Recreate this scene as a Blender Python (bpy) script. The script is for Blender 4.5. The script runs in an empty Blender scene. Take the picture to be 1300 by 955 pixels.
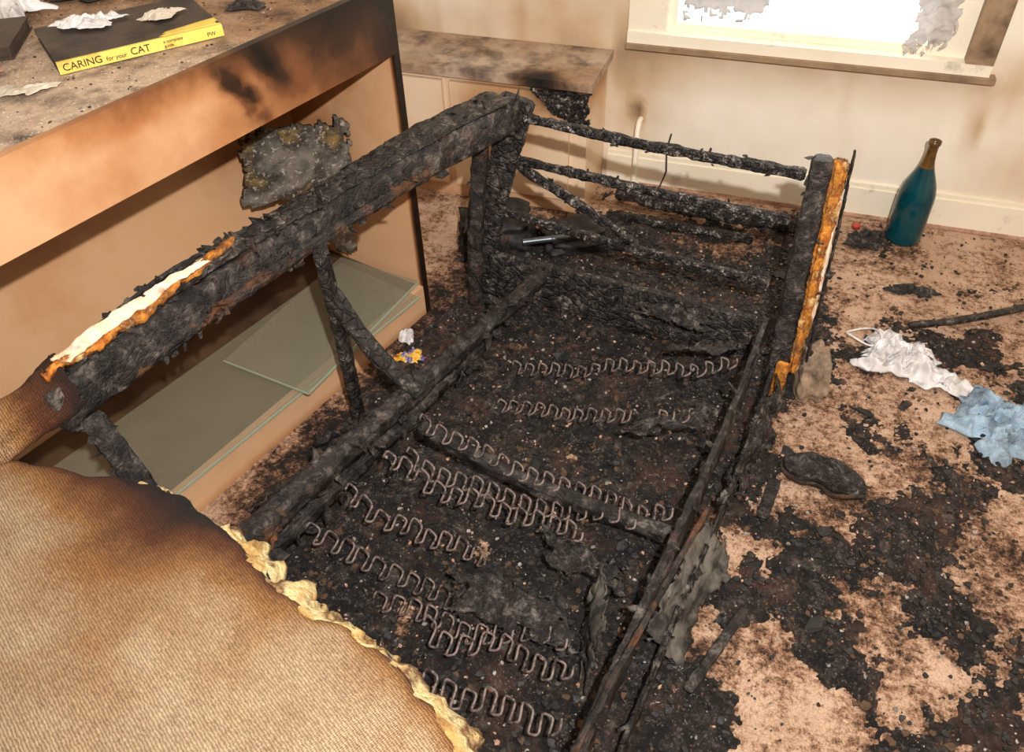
import bpy, math, random
from mathutils import Vector, Matrix, noise
random.seed(7)
sc=bpy.context.scene
sc.view_settings.view_transform='Standard'
V=Vector
def lin(h):
    h=h.lstrip('#'); r=[]
    for i in (0,2,4):
        c=int(h[i:i+2],16)/255; r.append(c/12.92 if c<=.04045 else ((c+.055)/1.055)**2.4)
    return (r[0],r[1],r[2],1)
def fbm(x,y,z=0,o=4,s=1.0):
    v=0;a=.5
    for i in range(o):
        v+=a*noise.noise(V((x*s,y*s,z*s+i*7.3))); s*=2.05; a*=.55
    return v
# ---------------------------------------------------------------- materials
def newmat(name):
    m=bpy.data.materials.new(name); m.use_nodes=True
    nt=m.node_tree; b=nt.nodes['Principled BSDF']; return m,nt,b
def noiseN(nt,scale,detail=6,rough=.6,coord=None,dist=0):
    n=nt.nodes.new('ShaderNodeTexNoise'); n.inputs['Scale'].default_value=scale
    n.inputs['Detail'].default_value=detail; n.inputs['Roughness'].default_value=rough; n.inputs['Distortion'].default_value=dist
    if coord: nt.links.new(coord,n.inputs['Vector'])
    return n.outputs['Fac']
def ramp(nt,fac,stops):
    r=nt.nodes.new('ShaderNodeValToRGB'); e=r.color_ramp.elements
    while len(e)<len(stops): e.new(.5)
    for i,(p,c) in enumerate(stops):
        e[i].position=p; e[i].color=lin(c) if isinstance(c,str) else c
    nt.links.new(fac,r.inputs[0]); return r.outputs[0]
def mixc(nt,f,a,b,bt='MIX'):
    m=nt.nodes.new('ShaderNodeMix'); m.data_type='RGBA'; m.blend_type=bt
    if isinstance(f,float): m.inputs[0].default_value=f
    else: nt.links.new(f,m.inputs[0])
    for s,i in ((a,6),(b,7)):
        if isinstance(s,tuple): m.inputs[i].default_value=s
        else: nt.links.new(s,m.inputs[i])
    return m.outputs[2]
def mth(nt,op,a,b):
    m=nt.nodes.new('ShaderNodeMath'); m.operation=op
    for i,s in enumerate((a,b)):
        if isinstance(s,(int,float)): m.inputs[i].default_value=s
        else: nt.links.new(s,m.inputs[i])
    return m.outputs[0]
def bump(nt,b,h,st,dist=.01):
    n=nt.nodes.new('ShaderNodeBump'); n.inputs['Strength'].default_value=st; n.inputs['Distance'].default_value=dist
    nt.links.new(h,n.inputs['Height']); nt.links.new(n.outputs[0],b.inputs['Normal'])
def obj(nt): return nt.nodes.new('ShaderNodeTexCoord').outputs['Object']
def basic(name,stops,scale=8,rough=.6,bs=.2,bscale=60,burn=False,soot=0.0,sootscale=2.5,metal=0,bd=.004,speck=None,bnoise=.45,bsc=9):
    m,nt,b=newmat(name); co=obj(nt)
    c=ramp(nt,noiseN(nt,scale,coord=co),[(.3+.4*i/(len(stops)-1) if len(stops)>1 else .5,s) for i,s in enumerate(stops)])
    if speck:
        c=mixc(nt,ramp(nt,noiseN(nt,speck[0],3,.7,co),[(speck[1],'#000000'),(speck[1]+.05,'#ffffff')]),c,lin(speck[2]))
    if soot:
        s=noiseN(nt,sootscale,8,.7,co)
        c=mixc(nt,ramp(nt,s,[(.62-soot*.3,'#000000'),(.85-soot*.2,'#ffffff')]),c,lin('#2a201a'))
    if burn:
        at=nt.nodes.new('ShaderNodeAttribute'); at.attribute_name='burn'
        n2=noiseN(nt,bsc,8,.65,co); n2=mth(nt,'SUBTRACT',n2,.5); n2=mth(nt,'MULTIPLY',n2,bnoise)
        w=mth(nt,'MULTIPLY',at.outputs['Fac'],3.0); w=mth(nt,'MINIMUM',w,1.0); n2=mth(nt,'MULTIPLY',n2,w)
        f=mth(nt,'ADD',at.outputs['Fac'],n2)
        mul=ramp(nt,f,[(0.0,'#ffffff'),(.22,'#d2bba3'),(.45,'#866c58'),(.65,'#40342c'),(.9,'#161210')])
        c=mixc(nt,1.0,c,mul,'MULTIPLY')
    nt.links.new(c,b.inputs['Base Color']); b.inputs['Roughness'].default_value=rough; b.inputs['Metallic'].default_value=metal
    bump(nt,b,noiseN(nt,bscale,8,.65,co),bs,bd)
    return m
def charmat(name,light='#80756c',brown='#5a3822',sc1=22,cr=55,vs=.25,brt=.57,crack=None):
    m,nt,b=newmat(name); co=obj(nt)
    c=ramp(nt,noiseN(nt,sc1,9,.78,co,.4),[(.33,'#070606'),(.46,'#1e1a18'),(.54,'#3a3430'),(.66,light)])
    c=mixc(nt,ramp(nt,noiseN(nt,7,6,.7,co),[(brt,'#000000'),(brt+.12,'#d0d0d0')]),c,lin(brown))
    vo=nt.nodes.new('ShaderNodeTexVoronoi'); vo.feature='DISTANCE_TO_EDGE'; vo.inputs['Scale'].default_value=cr
    tn=nt.nodes.new('ShaderNodeTexNoise'); tn.inputs['Scale'].default_value=12; nt.links.new(co,tn.inputs['Vector'])
    nv=mixc(nt,.06,co,tn.outputs['Color']); nt.links.new(nv,vo.inputs['Vector'])
    v=ramp(nt,vo.outputs['Distance'],[(0,'#000000'),(.10,'#ffffff')])
    if crack: c=mixc(nt,1.0,c,ramp(nt,vo.outputs['Distance'],[(0,crack),(.05,'#ffffff')]),'MULTIPLY')
    nt.links.new(c,b.inputs['Base Color']); b.inputs['Roughness'].default_value=.40
    h=mth(nt,'ADD',mth(nt,'MULTIPLY',v,vs),mth(nt,'MULTIPLY',noiseN(nt,70,9,.72,co,.3),1.8)); bump(nt,b,h,.8,.006)
    return m
M={}
M['char']=charmat('charred_wood')
M['charboard']=charmat('charred_board','#968a80','#4c3628',30,34,.7,.60,'#484848')
M['charflake']=charmat('charred_flakes','#8a8078','#2a2522',36,90,.3)
M['charbar']=charmat('ashy_charred_wood','#d0c6be','#5a3c2c',42,80,1.2,.62,'#404040')
M['charbrown']=charmat('scorched_brown_wood','#6a4c38','#8a5428',22,70,.3,.50)
M['orange']=basic('scorched_foam',['#3c1a08','#b8641a','#e09434','#8c4812','#f0c47c','#a85c1c'],20,.8,.8,70,bd=.01,soot=.55,sootscale=18)
M['cream']=basic('exposed_foam',['#7a4e26','#cca260','#ecd49a','#6a4220','#e0c084'],16,.85,.9,80,bd=.012)
M['pad']=basic('pale_wadding',['#b88458','#e4c09c','#f2d6c0','#a87048'],18,.85,.5,60,soot=.2,sootscale=20)
M['lam']=basic('beech_laminate',['#dba87c','#e0b288','#d29c70'],3,.42,.06,40,burn=True,bnoise=.55,bsc=6)
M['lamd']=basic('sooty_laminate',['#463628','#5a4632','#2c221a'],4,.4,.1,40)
M['chip']=basic('sooty_chipboard_top',['#9c8670','#c8ae94','#64544a'],11,.85,.4,120,burn=True,soot=.36,sootscale=9,speck=(170,.60,'#f0e0c8'))
M['wall']=basic('smoke_stained_plaster',['#f4e8d4','#f8eedc','#eee0ca'],1.2,.75,.10,25,burn=True,bnoise=.35,bsc=4)
M['skirt']=basic('painted_skirting',['#f2e6ce','#f8eeda'],3,.5,.1,30,soot=.12,sootscale=5)
M['door']=basic('cupboard_door_paint',['#f2d2ae','#f4dabc','#ecc8a0'],2.5,.55,.08,30,burn=True,bnoise=.5,bsc=6)
M['cuptop']=basic('sooty_cupboard_top',['#a8947e','#c4ae98','#70625a'],9,.8,.3,80,burn=True,soot=.38,sootscale=8)
M['dwood']=basic('brown_window_wood',['#7a644e','#a08466','#4c3a2c'],6,.6,.2,40)
M['ceil']=basic('ceiling_paint',['#ece6dc','#f0eae2'],2,.9,.05,20)
def ashmat():
    m,nt,b=newmat('black_ash'); co=obj(nt)
    c=ramp(nt,noiseN(nt,26,10,.82,co,.3),[(.36,'#050505'),(.47,'#1a1614'),(.55,'#38302b'),(.63,'#70655c'),(.74,'#b4a698')])
    c=mixc(nt,ramp(nt,noiseN(nt,5,6,.75,co),[(.50,'#000000'),(.72,'#b0b0b0')]),c,mixc(nt,1.0,c,lin('#8c5c42'),'SCREEN'))
    sp=ramp(nt,noiseN(nt,120,4,.75,co),[(.58,'#000000'),(.65,'#ffffff')])
    sp=mixc(nt,1.0,sp,ramp(nt,noiseN(nt,8,6,.7,co),[(.42,'#181818'),(.6,'#ffffff')]),'MULTIPLY')
    c=mixc(nt,sp,c,lin('#b0a094'))
    nt.links.new(c,b.inputs['Base Color']); b.inputs['Roughness'].default_value=.7
    bump(nt,b,noiseN(nt,90,10,.8,co),1.0,.014); return m
M['ash']=ashmat()
M['dblack']=basic('black_debris',['#080808','#1c1a19','#3a3430'],40,.6,.4,100)
M['dgrey']=basic('grey_ash_flakes',['#5c5650','#8e867e','#c0b6ae'],40,.9,.4,100)
M['dpink']=basic('plaster_crumbs',['#8c6650','#b88e74','#d8b49c'],40,.9,.4,100)
M['dbrown']=basic('burnt_brown_crumbs',['#3c2a1e','#5c4430','#2a1c14'],40,.9,.4,100)
M['spring']=basic('oxidised_spring_steel',['#24201e','#66584f','#92807a','#302824','#746458'],40,.5,.6,220,metal=.2)
M['steel']=basic('dull_steel',['#4c5056','#74787c'],10,.35,.1,60,metal=.7)
M['bag']=basic('white_plastic_bag',['#c8c2be','#e8e4e2','#8c8480'],14,.3,.3,60,soot=.22,sootscale=12)
M['blue']=basic('pale_blue_cloth',['#7890a4','#a6bccc','#34506a'],11,.8,.3,90,soot=.5,sootscale=10)
M['paper']=basic('soiled_paper',['#d8ccb8','#b8aa94'],14,.8,.2,60,soot=.2,sootscale=14)
M['yellow']=basic('yellow_book_cloth',['#e6c850','#efd468','#d8a440'],14,.6,.1,60,soot=.1,sootscale=10)
M['bookblack']=basic('burnt_book_cover',['#241e1a','#4a3c32','#14110f'],10,.5,.3,60)
M['ink']=basic('black_print',['#15110d','#1c1814'],10,.7,.05,60)
M['stone']=basic('charred_foam_chunk',['#5c564e','#80776a','#3c3630','#987840'],9,.9,.8,110,bd=.008,speck=(70,.58,'#aaa094'))
M['tub']=basic('grey_blue_plastic',['#a8b0bc','#bcc4cc'],5,.4,.05,40)
M['packet']=basic('snack_packet_foil',['#e07818','#f0c040','#3050a0','#d83818'],30,.3,.5,60)
M['red']=basic('red_plastic',['#a03028','#c85040'],5,.4,.05,40)
M['plaster']=basic('sooty_plaster_lump',['#b09880','#8a7460','#caa888'],12,.9,.5,50,soot=.3,sootscale=10)
M['hang']=basic('scorched_lining',['#3a3632','#6c665c','#1c1a18','#544e44'],10,.8,.4,60,soot=.35,sootscale=8)
def carpet():
    m,nt,b=newmat('sooty_carpet'); co=obj(nt)
    c=ramp(nt,noiseN(nt,6,8,.6,co),[(.3,'#a8805e'),(.5,'#c69e80'),(.7,'#dcbaa0')])
    c=mixc(nt,.5,c,ramp(nt,noiseN(nt,220,4,.7,co),[(.3,'#8c6850'),(.7,'#f4d8bc')]))
    at=nt.nodes.new('ShaderNodeAttribute'); at.attribute_name='burn'
    n=mth(nt,'ADD',mth(nt,'MULTIPLY',mth(nt,'SUBTRACT',noiseN(nt,9,12,.82,co),.5),2.0),at.outputs['Fac'])
    n=mth(nt,'ADD',n,mth(nt,'MULTIPLY',mth(nt,'SUBTRACT',noiseN(nt,48,12,.88,co),.5),2.6))
    mul=ramp(nt,n,[(.16,'#ffffff'),(.38,'#b8a494'),(.52,'#6a5a50'),(.66,'#181412')])
    c=mixc(nt,1.0,c,mul,'MULTIPLY')
    nt.links.new(c,b.inputs['Base Color']); b.inputs['Roughness'].default_value=.95
    bump(nt,b,noiseN(nt,150,8,.8,co),.6,.006); return m
M['carpet']=carpet()
def fabric():
    m,nt,b=newmat('scorched_woven_upholstery'); co=obj(nt)
    c=ramp(nt,noiseN(nt,5,10,.7,co),[(.3,'#947a5a'),(.5,'#b09574'),(.7,'#c4ae8c')])
    c=mixc(nt,.45,c,ramp(nt,noiseN(nt,160,6,.8,co),[(.35,'#644c34'),(.65,'#dcc6a6')]))
    ws=[]
    for d,s in (('X',230),('Y',150)):
        w=nt.nodes.new('ShaderNodeTexWave'); w.bands_direction=d; w.inputs['Scale'].default_value=s/2; w.inputs['Distortion'].default_value=4; w.inputs['Detail'].default_value=3; w.inputs['Detail Scale'].default_value=2
        mp=nt.nodes.new('ShaderNodeMapping'); mp.inputs['Rotation'].default_value=(0,0,.5); nt.links.new(co,mp.inputs[0]); nt.links.new(mp.outputs[0],w.inputs[0]); ws.append(w.outputs['Fac'])
    wv=mth(nt,'ADD',mth(nt,'MULTIPLY',ws[0],.4),mth(nt,'MULTIPLY',ws[1],.6))
    c=mixc(nt,1.0,c,ramp(nt,wv,[(.2,'#b8aa9a'),(.6,'#ffffff')]),'MULTIPLY')
    at=nt.nodes.new('ShaderNodeAttribute'); at.attribute_name='burn'
    f=mth(nt,'ADD',at.outputs['Fac'],mth(nt,'MULTIPLY',mth(nt,'SUBTRACT',noiseN(nt,8,8,.65,co),.5),.5))
    c=mixc(nt,1.0,c,ramp(nt,f,[(.0,'#ffffff'),(.22,'#d8b486'),(.45,'#8c5c36'),(.68,'#40261a'),(.92,'#120d0a')]),'MULTIPLY')
    nt.links.new(c,b.inputs['Base Color']); b.inputs['Roughness'].default_value=.9
    bump(nt,b,mth(nt,'ADD',wv,noiseN(nt,40,6,.7,co)),.6,.004); return m
M['fabric']=fabric()
def glassy(name,col,rough,alpha,tr=0.0):
    m,nt,b=newmat(name); b.inputs['Base Color'].default_value=lin(col); b.inputs['Roughness'].default_value=rough
    b.inputs['Alpha'].default_value=alpha; b.inputs['Transmission Weight'].default_value=tr; return m
M['glass']=glassy('sooty_glass','#a8a48c',.04,.26)
M['glassedge']=glassy('glass_edge','#b0bca4',.25,.8)
M['pane']=glassy('window_glass','#ffffff',.05,.06)
M['teal']=basic('teal_bottle_glass',['#043440','#064a54','#032a34'],6,.06,.02,20)
M['teal'].node_tree.nodes['Principled BSDF'].inputs['Transmission Weight'].default_value=.2
M['neck']=basic('sooty_bottle_neck',['#3c2814','#6c4c24','#24160c'],25,.2,.1,30)
M['net']=glassy('torn_net_curtain','#cfc9c4',.9,.75)
# ---------------------------------------------------------------- mesh helpers
def mk(name,verts,faces,mats,parent=None,burn=None,midx=None,smooth=False):
    me=bpy.data.meshes.new(name); me.from_pydata([tuple(v) for v in verts],[],faces)
    if not isinstance(mats,(list,tuple)): mats=[mats]
    for m in mats: me.materials.append(M[m])
    if midx: me.polygons.foreach_set('material_index',midx)
    if smooth: me.polygons.foreach_set('use_smooth',[True]*len(me.polygons))
    if burn is not None:
        a=me.attributes.new('burn','FLOAT','POINT'); a.data.foreach_set('value',[max(0,min(1.2,b)) for b in burn])
    me.update()
    o=bpy.data.objects.new(name,me); sc.collection.objects.link(o)
    if parent: o.parent=parent
    return o
def empty(name):
    o=bpy.data.objects.new(name,None); sc.collection.objects.link(o); o.empty_display_size=.1; return o
class MB:
    def __init__(s): s.v=[];s.f=[];s.m=[]
    def add(s,vs,fs,mi=0):
        n=len(s.v); s.v+=vs; s.f+=[tuple(i+n for i in f) for f in fs]; s.m+=[mi]*len(fs)
    def box(s,lo,hi,step=None,mi=0):
        lo=V(lo);hi=V(hi)
        for ax in range(3):
            a,b=[(1,2),(2,0),(0,1)][ax]
            na=max(1,int((hi[a]-lo[a])/step)) if step else 1; nb=max(1,int((hi[b]-lo[b])/step)) if step else 1
            for side in (0,1):
                vs=[];fs=[]
                for i in range(na+1):
                    for j in range(nb+1):
                        p=[0,0,0];p[ax]=hi[ax] if side else lo[ax];p[a]=lo[a]+(hi[a]-lo[a])*i/na;p[b]=lo[b]+(hi[b]-lo[b])*j/nb
                        vs.append(V(p))
                for i in range(na):
                    for j in range(nb):
                        q=(i*(nb+1)+j,(i+1)*(nb+1)+j,(i+1)*(nb+1)+j+1,i*(nb+1)+j+1)
                        fs.append(q if side else q[::-1])
                s.add(vs,fs,mi)
    def make(s,name,mats,parent=None,burn=None,mat=None,smooth=False):
        b=[burn(v) for v in s.v] if burn else [0]*len(s.v)
        vs=[mat@v for v in s.v] if mat else s.v
        return mk(name,vs,s.f,mats,parent,b,s.m,smooth)
def boxo(name,lo,hi,mat,parent=None,burn=None,step=None,xf=None):
    b=MB(); b.box(lo,hi,step); return b.make(name,mat,parent,burn,xf)
def resample(path,step):
    out=[]
    for a,b in zip(path,path[1:]):
        a=V(a);b=V(b);n=max(1,int((b-a).length/step))
        for i in range(n): out.append(a.lerp(b,i/n))
    out.append(V(path[-1])); return out
def smoothpath(path,k=3):
    p=[V(q) for q in path]
    for _ in range(k):
        q=[p[0]]
        for a,b in zip(p,p[1:]): q+=[a.lerp(b,.25),a.lerp(b,.75)]
        q.append(p[-1]); p=q
    return p
def flake(vs,fs,c,s,rd,flat=0,asp=.7):
    a=V((rd.gauss(0,1),rd.gauss(0,1),rd.gauss(0,1)*(1-flat))).normalized(); b=a.cross(V((rd.gauss(0,1),rd.gauss(0,1),rd.gauss(0,1)))).normalized()
    if flat: a=V((a.x,a.y,a.z*.2)).normalized(); b=a.cross(V((rd.gauss(0,.15),rd.gauss(0,.15),1))).normalized()
    nrm=a.cross(b); n=rd.randint(5,8); k=len(vs)
    vs.append(c+nrm*s*.15)
    for i in range(n):
        th=2*math.pi*i/n+rd.uniform(-.3,.3); r=s*rd.uniform(.45,1)
        vs.append(c+a*math.cos(th)*r+b*math.sin(th)*r*asp+nrm*s*rd.uniform(-.12,.12))
    m=len(vs); th_=min(.0035,s*.4)
    for i in range(n): vs.append(vs[k+1+i]-nrm*th_)
    for i in range(n):
        j=(i+1)%n; fs.append((k,k+1+i,k+1+j)); fs.append((k+1+i,m+i,m+j,k+1+j))
    fs.append(tuple(m+i for i in range(n))[::-1])
def beam(name,path,w,h,mat,parent=None,amp=.006,up=(0,0,1),step=.008,seed=0,N=6,flakes=0,fsize=.03,grain=1.0,chunk=1.0):
    if len(path)>2: path=smoothpath(path,2)
    pts=resample(path,step); up=V(up); vs=[];n=len(pts); ring=[]
    for i in range(N): ring.append((-1+2*i/N,-1))
    for i in range(N): ring.append((1,-1+2*i/N))
    for i in range(N): ring.append((1-2*i/N,1))
    for i in range(N): ring.append((-1,1-2*i/N))
    R=len(ring)
    for k,p in enumerate(pts):
        t=(pts[min(k+1,n-1)]-pts[max(k-1,0)]).normalized(); sd=t.cross(up).normalized(); u2=sd.cross(t)
        f=k/(n-1); ww=w if not isinstance(w,tuple) else w[0]+(w[1]-w[0])*f; hh=h if not isinstance(h,tuple) else h[0]+(h[1]-h[0])*f
        e=.8 if k in (0,n-1) else 1
        s=k*step
        bt=max(0,fbm(s*9,seed*3.1,1,3,1))*amp*3.2*chunk; bb=max(0,fbm(s*9,seed*3.1,9,3,1))*amp*3.2*chunk
        for a,b in ring:
            corner=abs(a)>.99 and abs(b)>.99
            pos=p+sd*(a*ww/2*e)+u2*(b*hh/2*e)
            d=sd*a+u2*b; d.normalize()
            ns=fbm(s*14,a*3*grain+seed,b*3*grain,4,1)*2
            fine=fbm(pos.x+seed,pos.y,pos.z,3,60)
            off=ns*amp*.8+fine*amp*.8-amp*.2
            if corner: off-=amp*.9+amp*abs(noise.noise(V((s*30,seed,a+b*2))))
            pos=pos+d*off
            if b>.5: pos-=u2*bt
            if b<-.5: pos+=u2*bb
            vs.append(pos)
    fs=[]
    for k in range(n-1):
        for i in range(R):
            j=(i+1)%R; fs.append((k*R+i,k*R+j,(k+1)*R+j,(k+1)*R+i))
    fs.append(tuple(range(R))[::-1]); fs.append(tuple((n-1)*R+i for i in range(R)))
    sm=[True]*len(fs)
    rd=random.Random(seed*13+5)
    ww=w if not isinstance(w,tuple) else w[0]; hh=h if not isinstance(h,tuple) else h[0]
    for _ in range(flakes):
        k=rd.randrange(1,n-1);p=pts[k]; t=(pts[k+1]-pts[k-1]).normalized(); sd=t.cross(up).normalized(); u2=sd.cross(t)
        c=p+sd*rd.choice((-1,1))*ww*.48+u2*rd.choice((-.5,.5,rd.uniform(-.5,.5)))*hh
        flake(vs,fs,c,rd.uniform(.35,1)*fsize,rd,0,.45)
    o=mk(name,vs,fs,mat,parent)
    sm+= [False]*(len(fs)-len(sm)); o.data.polygons.foreach_set('use_smooth',sm)
    return o
def loft(name,rows,mat,parent=None,amp=.004,fr=20,seed=0,rag=0.0,thick=.003,burn=None,smooth=True):
    nr=len(rows);nc=len(rows[0]);vs=[];bn=[]
    for i,r in enumerate(rows):
        for j,p in enumerate(r):
            p=V(p); d=V((fbm(p.x,p.y,p.z+seed,4,fr),fbm(p.x+9,p.y,p.z+seed,4,fr),fbm(p.x,p.y+9,p.z+seed,4,fr)))*amp*2
            vs.append(p+d); bn.append(burn(i/(nr-1),j/(nc-1),p) if burn else 0)
    fs=[]
    for i in range(nr-1):
        for j in range(nc-1):
            if rag:
                u=(i+.5)/(nr-1);v=(j+.5)/(nc-1); e=min(u,1-u,v,1-v)
                if e+rag*fbm(i*.22,j*.22,seed,3)*1.6<rag*.35: continue
            fs.append((i*nc+j,(i+1)*nc+j,(i+1)*nc+j+1,i*nc+j+1))
    o=mk(name,vs,fs,mat,parent,bn,None,smooth)
    if thick:
        md=o.modifiers.new('s','SOLIDIFY'); md.thickness=thick; md.offset=0
    return o
def patch(name,c00,c10,c11,c01,nu,nv,mat,parent=None,sag=0,**k):
    c00,c10,c11,c01=map(V,(c00,c10,c11,c01)); rows=[]
    for i in range(nu):
        u=i/(nu-1); r=[]
        for j in range(nv):
            v=j/(nv-1); p=c00.lerp(c10,u).lerp(c01.lerp(c11,u),v); p.z-=sag*math.sin(math.pi*v)*math.sin(math.pi*u); r.append(p)
        rows.append(r)
    return loft(name,rows,mat,parent,**k)
def crumple(name,c,rx,ry,H,A,mat,seed,rot=0,parent=None,freq=9,outline=.35,thick=.0015,z0=.004):
    nr,nt_=38,130; vs=[];fs=[];c=V(c)
    for i in range(nr+1):
        r=i/nr
        for j in range(nt_):
            th=2*math.pi*j/nt_
            o=1+outline*2*noise.noise(V((math.cos(th)*1.6+seed,math.sin(th)*1.6,seed)))+.25*outline*noise.noise(V((math.cos(th)*6+seed,math.sin(th)*6,seed)))
            x=r*rx*o*math.cos(th); y=r*ry*o*math.sin(th)
            rg=0;a=1;f=freq/max(rx,ry)*.18
            wx=.02*noise.noise(V((x*20,y*20,seed+1)));wy=.02*noise.noise(V((x*20,y*20,seed+2)))
            for k in range(4):
                rg+=a*(1-abs(noise.noise(V(((x+wx)*f*2+seed*3,(y+wy)*f*2,k*5.1+seed))))*2.6); f*=1.9;a*=.5
            z=H*(1-r**2)+A*max(0,rg)*(1-.75*r**3)
            x+=A*.5*noise.noise(V((x*30,y*30,seed))); y+=A*.5*noise.noise(V((x*30,y*30,seed+4)))
            X_=x*math.cos(rot)-y*math.sin(rot); Y_=x*math.sin(rot)+y*math.cos(rot)
            vs.append(V((c.x+X_,c.y+Y_,c.z+z0+z*.6)))
    for i in range(nr):
        for j in range(nt_):
            k=(j+1)%nt_; fs.append((i*nt_+j,(i+1)*nt_+j,(i+1)*nt_+k,i*nt_+k))
    o=mk(name,vs,fs,mat,parent,None,None,True); md=o.modifiers.new('s','SOLIDIFY'); md.thickness=thick
    return o
def tube(name,pts,r,mat,parent=None):
    cu=bpy.data.curves.new(name,'CURVE'); cu.dimensions='3D'; cu.bevel_depth=r; cu.bevel_resolution=3; cu.use_fill_caps=True
    s=cu.splines.new('POLY'); s.points.add(len(pts)-1)
    for i,p in enumerate(pts): s.points[i].co=(*p,1)
    cu.materials.append(M[mat]); o=bpy.data.objects.new(name,cu); sc.collection.objects.link(o)
    if parent: o.parent=parent
    return o
def lathe(name,prof,c,mats,parent=None,n=48):
    vs=[];fs=[]
    for r,z in prof:
        for j in range(n):
            a=2*math.pi*j/n; vs.append(V((c[0]+r*math.cos(a),c[1]+r*math.sin(a),c[2]+z)))
    for i in range(len(prof)-1):
        for j in range(n):
            k=(j+1)%n; fs.append((i*n+j,i*n+k,(i+1)*n+k,(i+1)*n+j))
    return mk(name,vs,fs,mats,parent,None,None,True)
# ---------------------------------------------------------------- room shell
XL,XR,YF,YB,ZC=-2.4,2.2,-1.2,2.8,2.4
def fmask(x,y):
    m=-.22
    cx=-.40+.13*(y-1.2); hw=.42 if x>cx else .58
    m=max(m,.70-max(0,abs(x-cx)-hw)*3.6-max(0,y-2.1)*1.1-max(0,.35-y)*2)
    d=math.hypot((x-.46)/.50,(y-1.28)/.60); m=max(m,.22-max(0,d-.5)*.50)
    d=math.hypot((x-.6)/.55,(y-2.0)/.40); m=max(m,.04-max(0,d-.4)*.5)
    d=math.hypot((x-.40)/.25,(y-2.6)/.2); m=max(m,.10-max(0,d-.3)*.6)
    d=math.hypot((x+.3)/.6,(y-2.45)/.3); m=max(m,.06-max(0,d-.6)*.6)
    for cx,cy,r in ((.09,1.2,.09),(.27,1.62,.10),(.05,.98,.09),(.55,1.03,.07),(.3,.85,.07),(.75,1.5,.09),(.18,1.42,.06),(.42,1.52,.05)):
        m-= .42*math.exp(-((x-cx)**2+(y-cy)**2)/(r*r))
    for cx,cy,r in ((-.45,1.02,.07),(-.62,.80,.08),(-.35,1.36,.06),(-.2,.86,.06),(-.2,1.55,.05)):
        m-= .55*math.exp(-((x-cx)**2+(y-cy)**2)/(r*r))
    return m
vs=[];fs=[];bn=[];st=.02
nx=int((XR-XL)/st);ny=int((YB-YF)/st)
for j in range(ny+1):
    for i in range(nx+1):
        x=XL+(XR-XL)*i/nx;y=YF+(YB-YF)*j/ny; vs.append((x,y,0)); bn.append(max(0,.31+fmask(x,y)*.5+.26*fbm(x,y,2,3,3)))
for j in range(ny):
    for i in range(nx):
        a=j*(nx+1)+i; fs.append((a,a+1,a+nx+2,a+nx+1))
FL=mk('floor',vs,fs,'carpet',None,bn)
vs=[];fs=[];x0,x1,y0,y1=-.98,1.35,.35,2.72;st=.0055
nx=int((x1-x0)/st);ny=int((y1-y0)/st);hh=[]
for j in range(ny+1):
    for i in range(nx+1):
        x=x0+st*i;y=y0+st*j
        m=fmask(x,y)+fbm(x,y,5,4,5)*1.3-.15+.45*fbm(x,y,15,4,26)+.12*noise.noise(V((x*110,y*110,3)))
        h=min(.016,m*.030)+(fbm(x,y,9,4,22)*.020+fbm(x,y,3,3,60)*.014)*min(1,max(.2,m*3))
        if m<0: h=-.004
        if y>2.74 or (x<-.58 and y>2.45) or x<-.93+(y-1.83)*.262+.04: h=-.01
        hh.append(h); vs.append((x,y,max(h,-.002)))
for j in range(ny):
    for i in range(nx):
        a=j*(nx+1)+i; q=(a,a+1,a+nx+2,a+nx+1)
        if max(hh[k] for k in q)>0: fs.append(q)
mk('ash_layer',vs,fs,'ash',FL)
wx0,wx1,wz0,wz1=-.55,.60,.56,1.75
def wb(v):
    b=.0
    b+=max(0,.16-abs(v.z-.52))*1.1*(1 if -.6<v.x<.8 else 0)
    b+=max(0,.55-math.hypot(v.x+.75,v.z-.55))*.5
    b+=.16*max(0,fbm(v.x,v.z,1,4,2.5)+.05)+.14*max(0,fbm(v.x*6,v.z*.8,4,4,2))
    b+=.35*math.exp(-((v.x-.95)**2/.02+(v.z-.85)**2/.06))
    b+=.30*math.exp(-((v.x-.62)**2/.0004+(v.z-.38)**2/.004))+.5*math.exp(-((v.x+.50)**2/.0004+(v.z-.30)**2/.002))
    b+=.45*math.exp(-((v.x+1.5)**2/.05+(v.z-.5)**2/.02))
    return b*.9
b=MB(); st=.03
b.box((XL,YB,0),(wx0,YB+.15,ZC),st); b.box((wx1,YB,0),(XR,YB+.15,ZC),st); b.box((wx0,YB,0),(wx1,YB+.15,wz0),st); b.box((wx0,YB,wz1),(wx1,YB+.15,ZC),st)
b.make('wall_back','wall',None,wb)
boxo('wall_left',(XL-.1,YF,0),(XL,YB,ZC),'wall',burn=wb,step=.2)
boxo('wall_right',(XR,YF,0),(XR+.1,YB,ZC),'wall',burn=wb,step=.2)
boxo('wall_front',(XL,YF-.1,0),(XR,YF,ZC),'wall',burn=wb,step=.2)
boxo('ceiling',(XL,YF,ZC),(XR,YB,ZC+.1),'ceil')
b=MB(); b.box((-.60,YB-.018,.014),(XR,YB,.115)); b.box((-.60,YB-.012,.115),(XR,YB,.132)); b.box((-.6,YB-.024,0.002),(XR,YB,.014),mi=1)
b.make('baseboard_back',['skirt','dpink'])
W=empty('window_1')
b=MB()
b.box((-.55,YB-.02,.60),(-.42,YB+.06,1.68)); b.box((-.55,YB-.03,.562),(.60,YB+.06,.60)); b.box((-.55,YB-.02,1.68),(.6,YB+.06,1.75))
b.make('outer_frame','skirt',W)
b=MB(); b.box((.52,YB-.034,.60),(.60,YB+.03,1.68)); b.box((-.55,YB-.045,.545),(.62,YB+.02,.562)); b.make('side_architrave','dwood',W)
b=MB()
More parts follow.
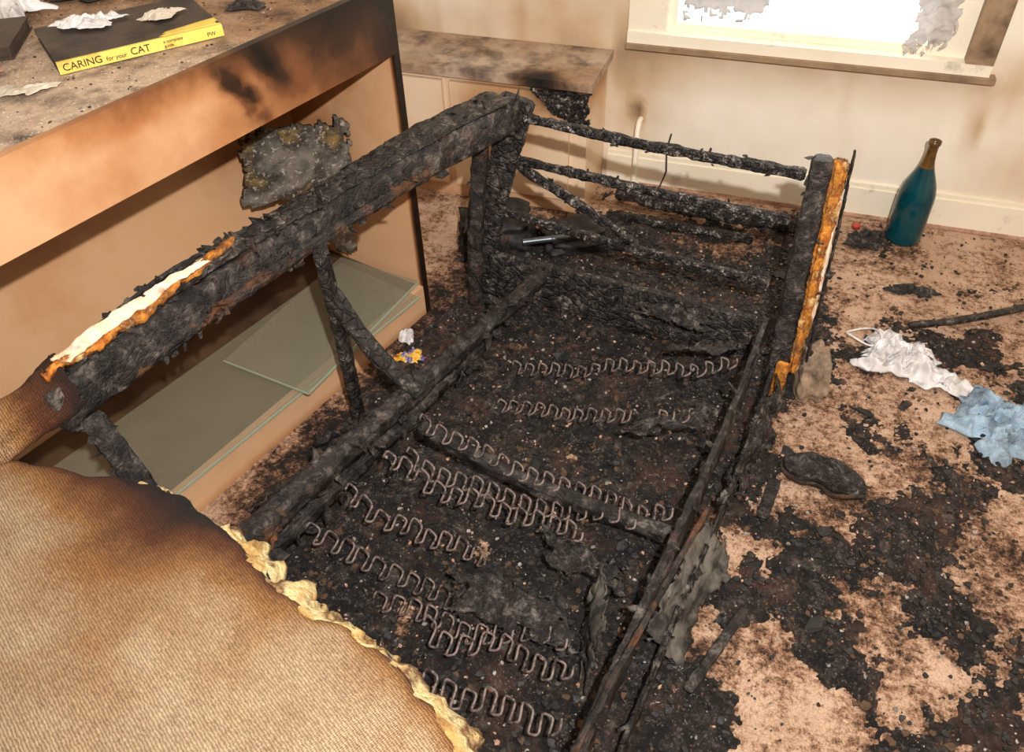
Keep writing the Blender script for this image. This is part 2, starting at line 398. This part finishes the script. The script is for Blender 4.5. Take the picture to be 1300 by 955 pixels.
b.box((-.42,YB+.01,.60),(-.39,YB+.06,1.68)); b.box((.41,YB+.01,.60),(.52,YB+.06,1.68)); b.box((-.39,YB+.02,.60),(.41,YB+.06,.625)); b.box((-.39,YB+.02,1.1),(.41,YB+.06,1.13))
b.make('sash','skirt',W)
boxo('glass_pane',(-.39,YB+.04,.625),(.41,YB+.044,1.68),'pane',W)
patch('torn_curtain',(.33,YB-.045,.61),(.45,YB-.05,.63),(.50,YB-.06,1.05),(.34,YB-.05,1.0),36,70,'net',None,amp=.012,fr=22,seed=3,rag=.14,thick=.001)
patch('torn_curtain',(-.37,YB-.04,.655),(-.10,YB-.04,.67),(-.08,YB-.05,1.3),(-.38,YB-.04,1.3),30,60,'net',None,amp=.012,fr=20,seed=5,rag=.14,thick=.001)
C=empty('alcove_cupboard')
cb=lambda v: .95*math.exp(-((v.x+.72)**2/.010+(v.z-.5)**2/.010))+.45*math.exp(-((v.x+.95)**2/.02+(v.z-.36)**2/.02))+max(0,.12-v.z)*2
boxo('carcass',(XL+.01,2.52,0.0),(-.62,YB-.002,.49),'door',C,cb,.03)
boxo('top_board',(XL+.01,2.49,.49),(-.60,YB-.002,.52),'cuptop',C,lambda v:.35*max(0,fbm(v.x,v.y,0,3,6)+.2)+.8*math.exp(-((v.x+.78)**2/.006+(v.y-2.49)**2/.004)),.02)
for i,(a,bb) in enumerate(((-2.3,-1.92),(-1.88,-1.5),(-1.47,-1.15),(-1.12,-.68))):
    boxo('cupboard_door_%d'%(i+1),(a,2.50,.06),(bb,2.52,.47),'door',C,cb,.03)
patch('burnt_corner_crust',(-.82,2.494,.485),(-.60,2.494,.485),(-.61,2.494,.35),(-.74,2.494,.40),40,26,'charbar',C,amp=.006,fr=25,seed=3,rag=.12,thick=.012)
# ---------------------------------------------------------------- storage unit
U=empty('storage_unit')
D=V((.2536,.9673,0)); Nn=V((-.9673,.2536,0)); O=V((-.95,1.83,0))
UX=Matrix(((D.x,Nn.x,0,O.x),(D.y,Nn.y,0,O.y),(0,0,1,0),(0,0,0,1)))
def fb(v):
    wob=.03*fbm(v.x*4,v.z*6,3,3,3)
    b=.75*math.exp(-((v.x+.50+wob+.5*(v.z-.93))**2/.0007+(v.z-.94)**2/.005))*(.7+fbm(v.x,v.z,5,3,30))
    b+=.5*math.exp(-((v.x+.40+wob+.5*(v.z-.93))**2/.0012+(v.z-.97)**2/.005))
    b+=.50/(1+math.exp(-(v.x+.34)/.07))*(.75+.4*(v.z-.85)/.17)+.25*max(0,1+v.x/.1)*(v.x>-.1)
    b+=.26*max(0,(v.z-.95)/.07)*max(0,min(1,(v.x+1.1)/.3))+.14/(1+math.exp(-(v.x+.75)/.10))+.14*max(0,fbm(v.x,v.z,0,3,4))+.03; return b
boxo('fascia',(-1.75,-.0,.85),(0,.02,1.021),'lam',U,fb,.008,UX)
boxo('counter_top',(-1.75,.0205,.995),(0,.85,1.02),'chip',U,lambda v:.5/(1+math.exp(-(v.x+.45)/.1))*(.6+fbm(v.x,v.y,0,3,5))+.5*max(0,(v.y-.3)),.02,UX)
eb=lambda v:.30*max(0,(v.z-.55))+.25*math.exp(-((v.y-.38)**2+(v.z-.5)**2)/.03)+(.8 if v.y<.004 else 0)
boxo('end_panel',(-.022,0,0),(0,.46,.85),'lam',U,eb,.02,UX)
back_shade=lambda v:.9*max(0,(v.z-.5))/.4*.4+.30/(1+math.exp(-(v.x+.30)/.08))*max(0,(v.z-.3))*1.6  # fascia's shade painted into the upper panel colour; far end darkened too
boxo('back_panel',(-1.75,.44,0),(-.022,.46,.995),'lam',U,back_shade,.03,UX)
boxo('near_end_panel',(-1.75,0,0),(-1.73,.46,.85),'lam',U,None,None,UX)
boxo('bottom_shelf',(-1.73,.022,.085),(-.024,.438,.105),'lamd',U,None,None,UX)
boxo('plinth',(-1.73,.0,0),(-.023,.02,.108),'lam',U,lambda v:.1*max(0,fbm(v.x,v.z,0,3,5))+max(0,.03-v.z)*6,.015,UX)
boxo('under_rail',(-1.73,.1,.80),(-.024,.12,.85),'lam',U,None,None,UX)
G=empty('glass_shelf_pane')
R2=UX@Matrix.Translation((-.08,-.03,.112))@Matrix.Rotation(math.radians(-1.5),4,'Z')
boxo('pane',(-1.15,.0,0),(0,.33,.006),'glass',G,None,None,R2); boxo('edge_front',(-1.15,-.003,0),(0,0,.006),'glassedge',G,None,None,R2)
R3=UX@Matrix.Translation((-.03,.01,.125))@Matrix.Rotation(math.radians(6),4,'Z')
G2=empty('glass_shelf_pane.001')
boxo('pane_b',(-.55,.0,0),(0,.30,.006),'glass',G2,None,None,R3); boxo('edge_b',(-.55,-.003,0),(0,0,.006),'glassedge',G2,None,None,R3); boxo('edge_c',(-.553,0,0),(-.55,.30,.006),'glassedge',G2,None,None,R3)
# foam chunk leaning into the far corner of the unit (its foot stands on the shelf)
rows=[]
for i in range(34):
    u=i/33; r=[]
    for j in range(44):
        v=j/43; zl=.43-.30*max(0,(u-.45)/.55)**.7
        p=V((-.34+.28*u+.03*v, .36-.18*v*.3-.12*u, zl+(.70-.05*u-zl)*v)); r.append(UX@p)
    rows.append(r)
loft('charred_foam_chunk',rows,'stone',None,amp=.012,fr=7,seed=2,rag=.12,thick=.022)
# ---------------------------------------------------------------- counter items
def frame(p,dx):
    dx=V(dx).normalized(); dy=V((-dx.y,dx.x,0)); return Matrix(((dx.x,dy.x,0,p[0]),(dx.y,dy.y,0,p[1]),(0,0,1,p[2]),(0,0,0,1)))
BK=empty('hardback_book'); bx=frame((-1.345,1.157,1.023),(.199,.264,0))
boxo('spine',(0,0,0),(.33,.006,.024),'yellow',BK,None,None,bx)
boxo('cover_bottom',(0,.006,0),(.33,.23,.003),'bookblack',BK,None,None,bx)
boxo('cover_top',(0,.006,.021),(.33,.23,.024),'bookblack',BK,None,None,bx)
boxo('page_block',(.004,.006,.003),(.326,.225,.021),'paper',BK,None,None,bx)
patch('cover_band',(0.20,.0062,.0246),(.33,.0062,.0246),(.33,.05,.0246),(.22,.03,.0246),20,10,'yellow',BK,amp=.0003,rag=.05,thick=.0006).matrix_world=bx
def text(s,x,size,z=.0055):
    t=bpy.data.curves.new('spine_title','FONT'); t.body=s; t.size=size; t.extrude=.0004; t.materials.append(M['ink'])
    o=bpy.data.objects.new('spine_title',t); sc.collection.objects.link(o); o.parent=BK
    o.matrix_world=bx@Matrix.Translation((x,-.0006,z))@Matrix.Rotation(math.pi/2,4,'X')
text('CARING',.008,.020); text('for your',.090,.012); text('CAT',.138,.020); text('a complete',.205,.009,.013); text('guide',.205,.009,.004); text('PW',.295,.012)
B2=empty('burnt_book'); b2=frame((-1.72,1.06,1.023),(.35,.22,0))
boxo('cover',(0,0,0),(.26,.18,.004),'bookblack',B2,None,None,b2); boxo('pages',(.004,.004,.004),(.256,.176,.022),'bookblack',B2,None,None,b2); boxo('lid',(0,0,.022),(.26,.18,.026),'bookblack',B2,None,None,b2)
crumple('crumpled_tissue',(-1.42,1.34,1.047),.07,.028,.012,.016,'bag',3,.7,None,6,.5)
crumple('crumpled_tissue',(-1.30,1.42,1.047),.045,.022,.008,.010,'paper',5,.9,None,5)
crumple('plastic_carrier_bag',(-1.70,1.40,1.022),.07,.05,.04,.03,'bag',6,.3,None,5,.5)
crumple('burnt_paper_scrap',(-1.42,1.04,1.022),.06,.03,.002,.005,'paper',8,.5,None,4)
crumple('burnt_paper_scrap',(-1.34,1.09,1.022),.04,.02,.002,.006,'paper',9,.9,None,4)
crumple('burnt_paper_scrap',(-1.49,1.10,1.022),.05,.03,.002,.006,'dpink',11,.9,None,4)
crumple('burnt_paper_scrap',(-1.20,1.58,1.022),.05,.03,.004,.010,'charflake',12,.2,None,5)
crumple('charred_cloth',(-1.62,1.56,1.022),.10,.06,.02,.025,'charflake',13,.2,None,5)
vs=[];fs=[];rd=random.Random(11);ms=[]
for _ in range(1400):
    p=UX@V((rd.uniform(-1.3,-.02),rd.uniform(.03,.6),1.0205)); k=len(fs); flake(vs,fs,p,.001+.005*rd.random()**3,rd,.95); ms+= [rd.choice((0,1,1,2,3))]*(len(fs)-k)
vs=[V((v.x,v.y,min(v.z,1.0222))) for v in vs]
mk('counter_debris',vs,fs,['dblack','dgrey','dpink','dbrown'],U,None,ms)
T=empty('plastic_tub'); tf=frame((-1.42,1.80,1.0235),(.2536,.9673,0)); tb=MB()
tb.box((-.16,-.1,0),(.16,.1,.006)); tb.box((-.16,-.1,0),(.16,-.094,.07)); tb.box((-.16,.094,0),(.16,.1,.07)); tb.box((-.16,-.1,0),(-.154,.1,.07)); tb.box((.154,-.1,0),(.16,.1,.07)); tb.box((-.168,-.108,.066),(.168,-.094,.072)); tb.box((-.168,.094,.066),(.168,.108,.072)); tb.box((-.168,-.1,.066),(-.154,.1,.072)); tb.box((.154,-.1,.066),(.168,.1,.072))
tb.make('tub_body','tub',T,None,tf)
# ---------------------------------------------------------------- SOFA
S=empty('burnt_sofa')
beam('back_top_rail',[(-1.075,.64,.665),(-1.065,.72,.668),(-1.025,.90,.668),(-.93,1.29,.668),(-.80,1.66,.668),(-.70,1.86,.67),(-.675,1.95,.67)],.032,.095,'char',S,amp=.005,seed=1,flakes=60,fsize=.034)
beam('back_top_cap',[(-1.085,.70,.718),(-1.05,.95,.722),(-.955,1.25,.724),(-.855,1.55,.727),(-.765,1.80,.722),(-.715,1.93,.715)],(.045,.10),.012,'charboard',S,amp=.005,seed=2,flakes=36,fsize=.03)
beam('back_rail_inner_lath',[(-1.05,.75,.64),(-.99,.98,.645),(-.90,1.30,.65),(-.79,1.60,.65)],.012,.030,'charbrown',S,amp=.004,seed=62,flakes=24,fsize=.028)
beam('back_rail_outer',[(-.90,1.60,.69),(-.80,1.84,.70),(-.70,1.97,.67)],.03,.05,'char',S,amp=.005,seed=3)
beam('rear_post',[(-.815,1.885,0),(-.80,1.89,.3),(-.765,1.91,.62)],.045,.045,'char',S,amp=.006,up=(0,1,0),seed=4,flakes=18,fsize=.035)
beam('rear_post_board',[(-.80,1.95,.10),(-.75,1.96,.4),(-.675,1.955,.705)],(.05,.10),.035,'charboard',S,amp=.005,up=(0,1,0),seed=5,flakes=10,fsize=.03)
for k,(p,sd) in enumerate(((( -.67,1.95,.655),(.09,1.845,.65)),((-.755,1.985,.51),(.08,1.875,.50)),((-.79,1.99,.32),(.065,1.865,.30)),((-.755,1.97,.52),(-.33,1.93,.32)))):
    mid=V(p).lerp(V(sd),.5)+V((0,0,-.012 if k<3 else .01))
    beam(['arm_bar_top','arm_bar_middle','arm_bar_lower','arm_bar_fallen'][k],[p,mid,sd],.026,.026,'charbar',S,amp=.0045,seed=6+k,step=.006,flakes=30,fsize=.013,chunk=.7)
beam('arm_base_board',[(-.83,1.955,.095),(-.4,1.915,.095),(.055,1.865,.09)],.026,.175,'charboard',S,amp=.0022,seed=10,flakes=5,fsize=.03,N=8)
beam('front_post',[(.135,1.71,0.0),(.125,1.765,.3),(.118,1.815,.715)],(.06,.050),(.075,.065),'char',S,amp=.005,up=(0,1,0),seed=11,flakes=16,fsize=.022)
beam('front_post_foam',[(.166,1.69,.16),(.166,1.75,.34),(.158,1.815,.715)],(.024,.040),.045,'orange',S,amp=.012,up=(0,1,0),seed=12)
beam('front_post_wadding',[(.184,1.735,.28),(.176,1.80,.62)],.010,.020,'pad',S,amp=.006,up=(0,1,0),seed=13)
beam('front_post_skin',[(.192,1.69,.20),(.190,1.77,.5),(.183,1.84,.73)],.006,.035,'char',S,amp=.006,up=(0,1,0),seed=14,flakes=14,fsize=.02)
beam('front_post_foot_foam',[(.13,1.668,.03),(.14,1.675,.20)],.035,.014,'orange',S,amp=.006,up=(0,1,0),seed=64)
beam('seat_rear_rail',[(-.575,1.85,.20),(-.70,1.30,.255),(-.84,.75,.295),(-.89,.54,.30)],(.04,.05),(.05,.07),'char',S,amp=.008,seed=15,flakes=70,fsize=.04)
beam('seat_rear_rail_near',[(-.80,.90,.282),(-.86,.66,.292)],.046,.055,'charbrown',S,amp=.007,seed=65,flakes=20)
beam('seat_rear_rail_lower',[(-.66,1.55,.16),(-.78,1.05,.17),(-.90,.6,.18)],.03,.05,'char',S,amp=.009,seed=16,flakes=60,fsize=.05)
beam('back_strut',[(-.935,1.30,0.0),(-.92,1.28,.3),(-.905,1.25,.64)],.022,.045,'charboard',S,amp=.003,up=(0,1,0),seed=17,chunk=.4)
beam('back_brace',[(-.915,1.27,.50),(-.83,1.25,.36),(-.69,1.22,.27)],.045,.018,'charboard',S,amp=.003,seed=18,chunk=.4)
beam('back_strut_near',[(-1.05,.68,.63),(-1.00,.67,.50),(-.93,.64,.36)],.045,.022,'char',S,amp=.006,seed=19,flakes=12)
beam('front_rail',[(.075,1.77,.23),(.03,1.40,.20),(-.05,.95,.18),(-.13,.48,.17)],(.020,.026),(.08,.10),'char',S,amp=.006,seed=20,flakes=40,fsize=.03)
beam('front_rail_outer',[(.115,1.66,.16),(.06,1.25,.10),(-.02,.85,.06),(-.07,.5,.05)],.014,.07,'charboard',S,amp=.006,seed=21,flakes=30,fsize=.03)
beam('front_rail_splinter',[(.02,1.10,.26),(-.08,.72,.235),(-.12,.55,.22)],.012,.022,'charbrown',S,amp=.004,seed=66)
beam('seat_cross_rail',[(-.68,1.18,.20),(-.42,1.14,.14),(-.03,1.12,.10)],.035,.045,'char',S,amp=.005,seed=22)
beam('rear_leg',[(-.76,1.99,0),(-.745,1.99,.22)],.03,.03,'charbrown',S,amp=.003,up=(0,1,0),seed=23)
rows=[]
for i in range(60):
    u=i/59; y=.655+.46*u; xl=-1.118+.095*u**1.8
    w=.052*math.sin(math.pi*min(1,.16+u*.84))**.6+.004
    rows.append([V((xl+w*1.25*v,y+.012*v,.737-.05*(1-v)**2-.006*v)) for v in [k/11 for k in range(12)]])
loft('back_foam',rows,'orange',S,amp=.010,fr=24,seed=4,rag=.05,thick=.016)
rows=[]
for i in range(60):
    u=i/59; y=.68+.34*u; xl=-1.078+.075*u**1.5
    w=.022*(1-u)**.4+.003
    rows.append([V((xl+w*v,y+.012*v,.7535-.012*v)) for v in [k/7 for k in range(8)]])
loft('back_wadding',rows,'pad',S,amp=.006,fr=28,seed=6,rag=.08,thick=.006)
beam('back_foam_skin',[(-1.128,.70,.69),(-1.112,.85,.715),(-1.06,1.02,.728),(-1.0,1.15,.732)],.008,.012,'char',S,amp=.004,seed=67,flakes=30,fsize=.024)
# near arm
ep=[(-1.24,.555),(-1.13,.560),(-1.06,.578),(-.988,.592),(-.87,.615),(-.76,.585),(-.60,.515),(-.455,.472),(-.29,.425),(-.21,.35),(-.165,.22),(-.15,.10)]
E=resample(smoothpath([V((a,b_,0)) for a,b_ in ep],2),.007); n=len(E)
E=[V((p.x,p.y+.018*noise.noise(V((i*.05,0,3)))+.012*noise.noise(V((i*.16,4,3))),0)) for i,p in enumerate(E)]
rows=[];nv=64
for v in range(nv):
    t=v/(nv-1); r=[]
    for i,p in enumerate(E):
        u=i/(n-1); q=V((-1.24+1.05*u,.06,0)); dn=(q-p).normalized()
        if t<.10:
            ang=t/.10*math.pi/2
            P_=p+dn*(.02*(1-math.cos(ang)))+V((0,0,.60-.022*(1-math.sin(ang))))
        else:
            k=(t-.10)/.90; P_=(p+dn*.02).lerp(q,k)+V((0,0,.60))
            P_.z+=.018*math.sin(math.pi*k)+.016*noise.noise(V((P_.x*5,P_.y*5,0)))*min(1,k*5)
        P_.z+=max(0,-.93-P_.x)*.10
        P_.z-=max(0,P_.x+.30)*.15
        r.append(P_)
    rows.append(r)
def fbn(i,j,p):
    t=i; sx=math.exp(-((p.x+.82)/.17)**2)
    w=.07+.13*sx
    b=.95*math.exp(-t/w)*(.70+.6*sx)
    b+=.26*max(0,fbm(p.x,p.y,0,3,6)); return b
loft('near_arm_fabric',rows,'fabric',S,amp=.0015,fr=10,seed=1,thick=.004,burn=fbn)
def drop(pts,z1,name,mat,amp=.004,inset=0):
    rr=[]
    for k in range(24):
        t=k/23; rr.append([V((p.x,p.y-inset*t,p.z*(1-t)+z1*t)) for p in pts])
    return loft(name,rr,mat,S,amp=amp,fr=12,seed=2,thick=.004)
drop(rows[-1],0.005,'near_arm_outer_side','fabric')
drop([r[0] for r in rows],0.005,'near_arm_outer_back','fabric')
drop([r[-1] for r in rows],0.005,'near_arm_outer_front','fabric')
drop(rows[0],0.25,'near_arm_inner_side','char',.012,inset=.05)
rows2=[];sel=[i for i in range(n) if -.90<E[i].x<-.16 and E[i].y>.2]
for v in range(16):
    t=v/15; r=[]
    for i in sel:
        p=E[i]; tn=(E[min(i+1,n-1)]-E[max(i-1,0)]).normalized(); out=V((-tn.y,tn.x,0))
        L=.036+.030*noise.noise(V((i*.05,2,0)))+.030*noise.noise(V((i*.21,5,0)))+.014*noise.noise(V((i*.8,5,0)))
        if p.x<-.72: L*=.55
        r.append(V((p.x,p.y,0))+out*(max(.003,L)*t-.010)+V((0,0,.592-.05*t*t-.004*t-max(0,p.x+.30)*.15)))
    rows2.append(r)
loft('near_arm_foam',rows2,'cream',S,amp=.007,fr=45,seed=8,thick=.006)
beam('near_arm_frame',[(-1.05,.50,.50),(-.2,.33,.48)],.05,.08,'char',S,amp=.008,seed=24)
rows=[]
cp=smoothpath([V((-1.28,.485,.61)),V((-1.17,.555,.64)),V((-1.115,.635,.665)),V((-1.085,.70,.690))],2)
cp=resample(cp,.006)
for i,c in enumerate(cp):
    u=i/(len(cp)-1); tn=(cp[min(i+1,len(cp)-1)]-cp[max(i-1,0)]); tn.z=0; tn.normalize(); sd=V((-tn.y,tn.x,0))
    rr=.034+.028*u
    rows.append([c+sd*math.cos(a)*rr*.8*(1+.14*math.sin(a*5+u*4))+V((0,0,math.sin(a)*rr*.9)) for a in [math.pi*(-.35+1.7*k/27) for k in range(28)]])
loft('back_corner_fabric',rows,'fabric',S,amp=.009,fr=16,seed=12,rag=.06,thick=.004,burn=lambda i,j,p:.08+.65*max(0,i-.5)/.5+.25*fbm(p.x,p.y,0,3,9))
def spring(k,a,b,sag=.03,amp=.021,pitch=.037,parent=S):
    a=V(a);b=V(b); L=(b-a).length; nw=int(L/pitch); d=(b-a).normalized(); sd=V((-d.y,d.x,0)).normalized(); pts=[];st_=22
    for i in range(nw*st_+1):
        ph=2*math.pi*i/st_; t=i/(nw*st_)
        x=t*L-.12*pitch*math.sin(2*ph); y=amp*math.tanh(1.5*math.sin(ph))/.905*(1+.2*noise.noise(V((t*nw*.6,k,2))))
        p=a+d*x+sd*y; p.z+=-sag*4*t*(1-t)+.026*noise.noise(V((k,t*5,0)))+.010*math.cos(ph); p+=sd*.036*noise.noise(V((k*3,t*3,1)))
        pts.append(p)
    tube('zigzag_spring_%d'%k,pts,.0026,'spring',parent)
spring(1,(-.57,1.55,.10),(.02,1.61,.225),.02)
spring(2,(-.57,1.42,.07),(-.03,1.43,.20),.02)
spring(3,(-.655,1.14,.27),(-.055,1.17,.13),.05)
spring(4,(-.655,1.06,.24),(-.13,1.12,.12),.045)
spring(5,(-.68,1.00,.28),(-.23,1.03,.15),.03)
spring(7,(-.74,.92,.24),(-.42,.93,.12),.03)
spring(8,(-.80,.83,.19),(-.35,.84,.06),.03)
spring(9,(-.62,.77,.10),(-.20,.80,.11),.03)
spring(10,(-.48,.73,.15),(-.17,.74,.13),.03)
spring(12,(-.42,.60,.20),(-.16,.62,.17),.03)
def flap(nm,a,b,c,d,seed,mat='charflake',rag=.22,amp=.02):
    return patch(nm,a,b,c,d,46,26,mat,S,amp=amp,fr=14,seed=seed,rag=rag,thick=.003)
flap('charred_webbing_1',(-.50,.88,.15),(-.20,.88,.13),(-.16,.79,.08),(-.47,.78,.12),1)
flap('charred_webbing_2',(-.33,1.02,.16),(-.12,1.00,.14),(-.10,.92,.12),(-.32,.96,.12),2)
flap('charred_webbing_3',(-.22,1.33,.17),(.0,1.38,.20),(.01,1.46,.22),(-.20,1.41,.14),3)
flap('charred_webbing_4',(-.92,.80,.25),(-.70,1.05,.28),(-.82,1.12,.20),(-.98,.92,.14),4)
flap('charred_webbing_5',(-.17,1.62,.20),(.03,1.66,.22),(.04,1.72,.21),(-.16,1.70,.16),5)
flap('charred_webbing_6',(-.28,1.86,.17),(-.05,1.85,.18),(-.05,1.81,.13),(-.28,1.82,.14),6,'charflake',.25,.010)
flap('charred_webbing_7',(-.98,1.12,.0),(-.86,1.22,.02),(-.87,1.20,.14),(-.97,1.13,.12),7)
flap('charred_lining_1',(.03,1.20,.17),(-.06,.85,.16),(.01,.86,.01),(.10,1.15,.01),8,'hang',.10,.02)
flap('charred_lining_2',(-.16,.95,.22),(-.13,.78,.20),(-.15,.74,.04),(-.20,.90,.05),9,'hang',.2,.02)
flap('charred_lining_3',(.13,1.66,.20),(.05,1.30,.14),(.09,1.32,.01),(.16,1.60,.02),10,'charflake',.2,.02)
flap('charred_webbing_8',(-.80,1.10,.02),(-.45,1.10,.02),(-.42,1.28,.03),(-.78,1.28,.03),11,'charflake',.25,.02)
flap('charred_webbing_9',(-.96,.98,.02),(-.80,1.30,.02),(-.90,1.34,.03),(-1.02,1.02,.02),12,'charflake',.25,.03)
flap('charred_webbing_10',(-.99,.85,.02),(-.86,.95,.10),(-.90,1.08,.05),(-1.04,1.0,.02),13,'charflake',.2,.04)
# ---------------------------------------------------------------- debris
vs=[];fs=[];ms=[];rd=random.Random(3)
cnt=0
while cnt<17000:
    x=rd.uniform(-.95,1.3);y=rd.uniform(.3,2.74)
    if x<-.93+(y-1.83)*.262+.05 or (x<-.56 and y>2.44): continue
    m=fmask(x,y)+fbm(x,y,5,4,5)*1.2
    if rd.random()>max(.16,min(1,m*1.6+.25)): continue
    lt=fbm(x,y,31,3,4)
    q=rd.random()-lt*.6; mi=0 if q<.60 else (1 if q<.74 else (2 if q<.84 else 3)); s=(.0016+.0065*rd.random()**3.4)*(1.0 if mi in (1,2) else 1.8)
    if m<0: s*=.7
    if mi==0 and m>0 and rd.random()<.02: s*=2.6
    k=len(fs); flake(vs,fs,V((x,y,.003+.014*max(0,min(1,m))+rd.random()*.006)),s,rd,.75,.8); ms.extend([mi]*(len(fs)-k)); cnt+=1
mk('ash_debris',vs,fs,['dblack','dgrey','dpink','dbrown'],FL,None,ms)
# ---------------------------------------------------------------- floor objects
BT=empty('glass_bottle'); bc=(.495,2.67,.006)
lathe('bottle_body',[(0,.004),(.050,0),(.056,.004),(.059,.015),(.059,.165),(.057,.190),(.049,.220),(.038,.248),(.029,.270),(.024,.285)],bc,['teal'],BT)
lathe('bottle_neck',[(.024,.285),(.019,.305),(.016,.335),(.016,.362),(.0195,.364),(.0195,.376),(.015,.378),(.012,.360)],bc,['neck'],BT)
crumple('charred_rag',(.37,2.60,.01),.06,.05,.02,.03,'charflake',21,.2,None,5)
lathe('bottle_cap',[(0,.016),(.014,.015),(.015,.012),(.015,0),(0,0)],(.34,2.69,.01),['red'],None,24)
crumple('plastic_carrier_bag',(.47,1.985,.0),.14,.09,.035,.05,'bag',33,-.1,None,10,.45)
tube('bag_handle',[(.37+.05*math.cos(a),2.05+.035*math.sin(a),.036+.01*math.sin(2*a)) for a in [math.pi*2*k/30 for k in range(31)]],.003,'bag')
crumple('blue_cloth',(.745,1.79,.0),.13,.13,.03,.045,'blue',37,.6,None,10,.4)
beam('charred_stick',[(.50,2.14,.035),(.66,2.22,.03),(.96,2.43,.02)],.022,.018,'charboard',None,amp=.002,seed=41,chunk=.3)
beam('charred_lath',[(.05,.82,.02),(.14,1.04,.025)],.022,.015,'char',None,amp=.003,seed=43)
beam('charred_lath',[(.15,1.30,.02),(.17,1.42,.03)],.03,.015,'char',None,amp=.003,seed=44)
crumple('charred_timber_scrap',(.52,2.36,.0),.07,.025,.02,.02,'charflake',45,.1,None,5)
SH=empty('charred_shoe'); sx=frame((.285,1.465,.012),(.95,-.12,0))
def shoe(zs,name,mat):
    rr=[]
    for z,sc_,top in zs:
        r=[]
        for k in range(49):
            a=2*math.pi*k/48; x=.105*math.cos(a)*sc_; w=(.042 if x>0 else .036)*(1-.25*math.exp(-((x+.01)/.03)**2))
            y=w*math.sin(a)*sc_; hz=z*(1-.40*max(0,x/.105)) if top else z
            r.append(sx@V((x,y,hz)))
        rr.append(r)
    loft(name,rr,mat,SH,amp=.005,fr=22,seed=5,thick=.004)
shoe([(0,.2,0),(0,.9,0),(0,1.0,0),(.012,1.03,0),(.016,.97,0)],'sole','charbrown')
shoe([(.014,.97,0),(.034,.96,1),(.056,.88,1),(.070,.70,1),(.074,.52,1),(.060,.44,1),(.036,.40,1),(.02,.2,1)],'upper','charflake')
def lump(name,c,r,mat,seed,rot=0):
    import bmesh
    bm=bmesh.new(); bmesh.ops.create_cube(bm,size=2); bmesh.ops.subdivide_edges(bm,edges=bm.edges[:],cuts=14,use_grid_fill=True)
    for v in bm.verts:
        p=v.co.copy(); q=p.normalized()*1.15; p=p.lerp(q,.45); n1=fbm(p.x+seed,p.y,p.z,4,1.6)*.45; p*=1+n1
        x=p.x*r[0];y=p.y*r[1]; v.co=V((c[0]+x*math.cos(rot)-y*math.sin(rot),c[1]+x*math.sin(rot)+y*math.cos(rot),max(.002,c[2]+p.z*r[2])))
    me=bpy.data.meshes.new(name); bm.to_mesh(me); bm.free(); me.materials.append(M[mat]); me.polygons.foreach_set('use_smooth',[True]*len(me.polygons))
    o=bpy.data.objects.new(name,me); sc.collection.objects.link(o); return o
lump('plaster_lump',(.228,1.80,.07),(.040,.06,.07),'plaster',4,.1)
lump('charred_bag',(-.86,2.22,.07),(.12,.10,.08),'dblack',8,.2)
lump('charred_bag',(-.60,2.30,.04),(.11,.07,.05),'dblack',9,.6)
tube('steel_tube',[(-.72,2.10,.13),(-.56,2.17,.14)],.011,'steel')
beam('charred_log',[(-.52,2.62,.05),(-.2,2.58,.045),(.15,2.60,.04)],.045,.045,'charbar',None,amp=.008,seed=51)
beam('charred_log',[(-.48,2.50,.03),(0,2.48,.03)],.035,.03,'charbar',None,amp=.008,seed=52)
tube('loose_wire',[(-.36,2.77,.24),(-.37,2.76,.18),(-.36,2.74,.10),(-.38,2.70,.03),(-.30,2.66,.02)],.003,'ink')
WP=empty('wall_pipe'); lathe('bracket',[(0,.0),(.02,0),(.02,.04),(.014,.045),(.0,.045)],(-.48,2.73,.0),['skirt'],WP,20)
tube('pipe',[(-.48,2.73,.02),(-.48,2.73,.26),(-.48,2.75,.28),(-.48,2.78,.28)],.010,'skirt',WP)
crumple('snack_packet',(-.905,1.58,.012),.045,.028,.012,.015,'packet',61,.3,None,5)
crumple('crumpled_foil',(-.955,1.66,.012),.025,.03,.03,.02,'bag',64,.3,None,5)
# ---------------------------------------------------------------- camera and light
F=1023.0
up=V((-44,1162,1023)).normalized(); Xa=V((3750,-765,1023)); Xa=(Xa-up*Xa.dot(up)).normalized(); Ya=up.cross(Xa)
cd=bpy.data.cameras.new('camera'); co=bpy.data.objects.new('camera',cd); sc.collection.objects.link(co)
co.matrix_world=Matrix.Translation((0,0,1.65))@Matrix((Xa,Ya,up)).to_4x4()
cd.sensor_width=36; cd.lens=F/1300*36; cd.shift_y=-45/1300; cd.clip_start=.02
sc.camera=co
l=bpy.data.lights.new('camera_flash','AREA'); l.shape='DISK'; l.size=.04; l.energy=67; l.color=(1,.98,.95)
lo=bpy.data.objects.new('camera_flash',l); sc.collection.objects.link(lo); lo.location=(.16,-.05,1.93)
lo.rotation_euler=(V((-.15,2.2,.5))-lo.location).to_track_quat('-Z','Y').to_euler()
l=bpy.data.lights.new('bounce_fill','AREA'); l.shape='RECTANGLE'; l.size=1.6; l.size_y=1.6; l.energy=5; l.color=(1,.99,.97)  # added fill lamp below the ceiling, standing in for bounced flash
lo=bpy.data.objects.new('bounce_fill',l); sc.collection.objects.link(lo); lo.location=(.2,1.1,2.36)
w=bpy.data.worlds.new('daylight'); sc.world=w; w.use_nodes=True; bg=w.node_tree.nodes['Background']; bg.inputs[0].default_value=(1,1,1,1); bg.inputs[1].default_value=2.5
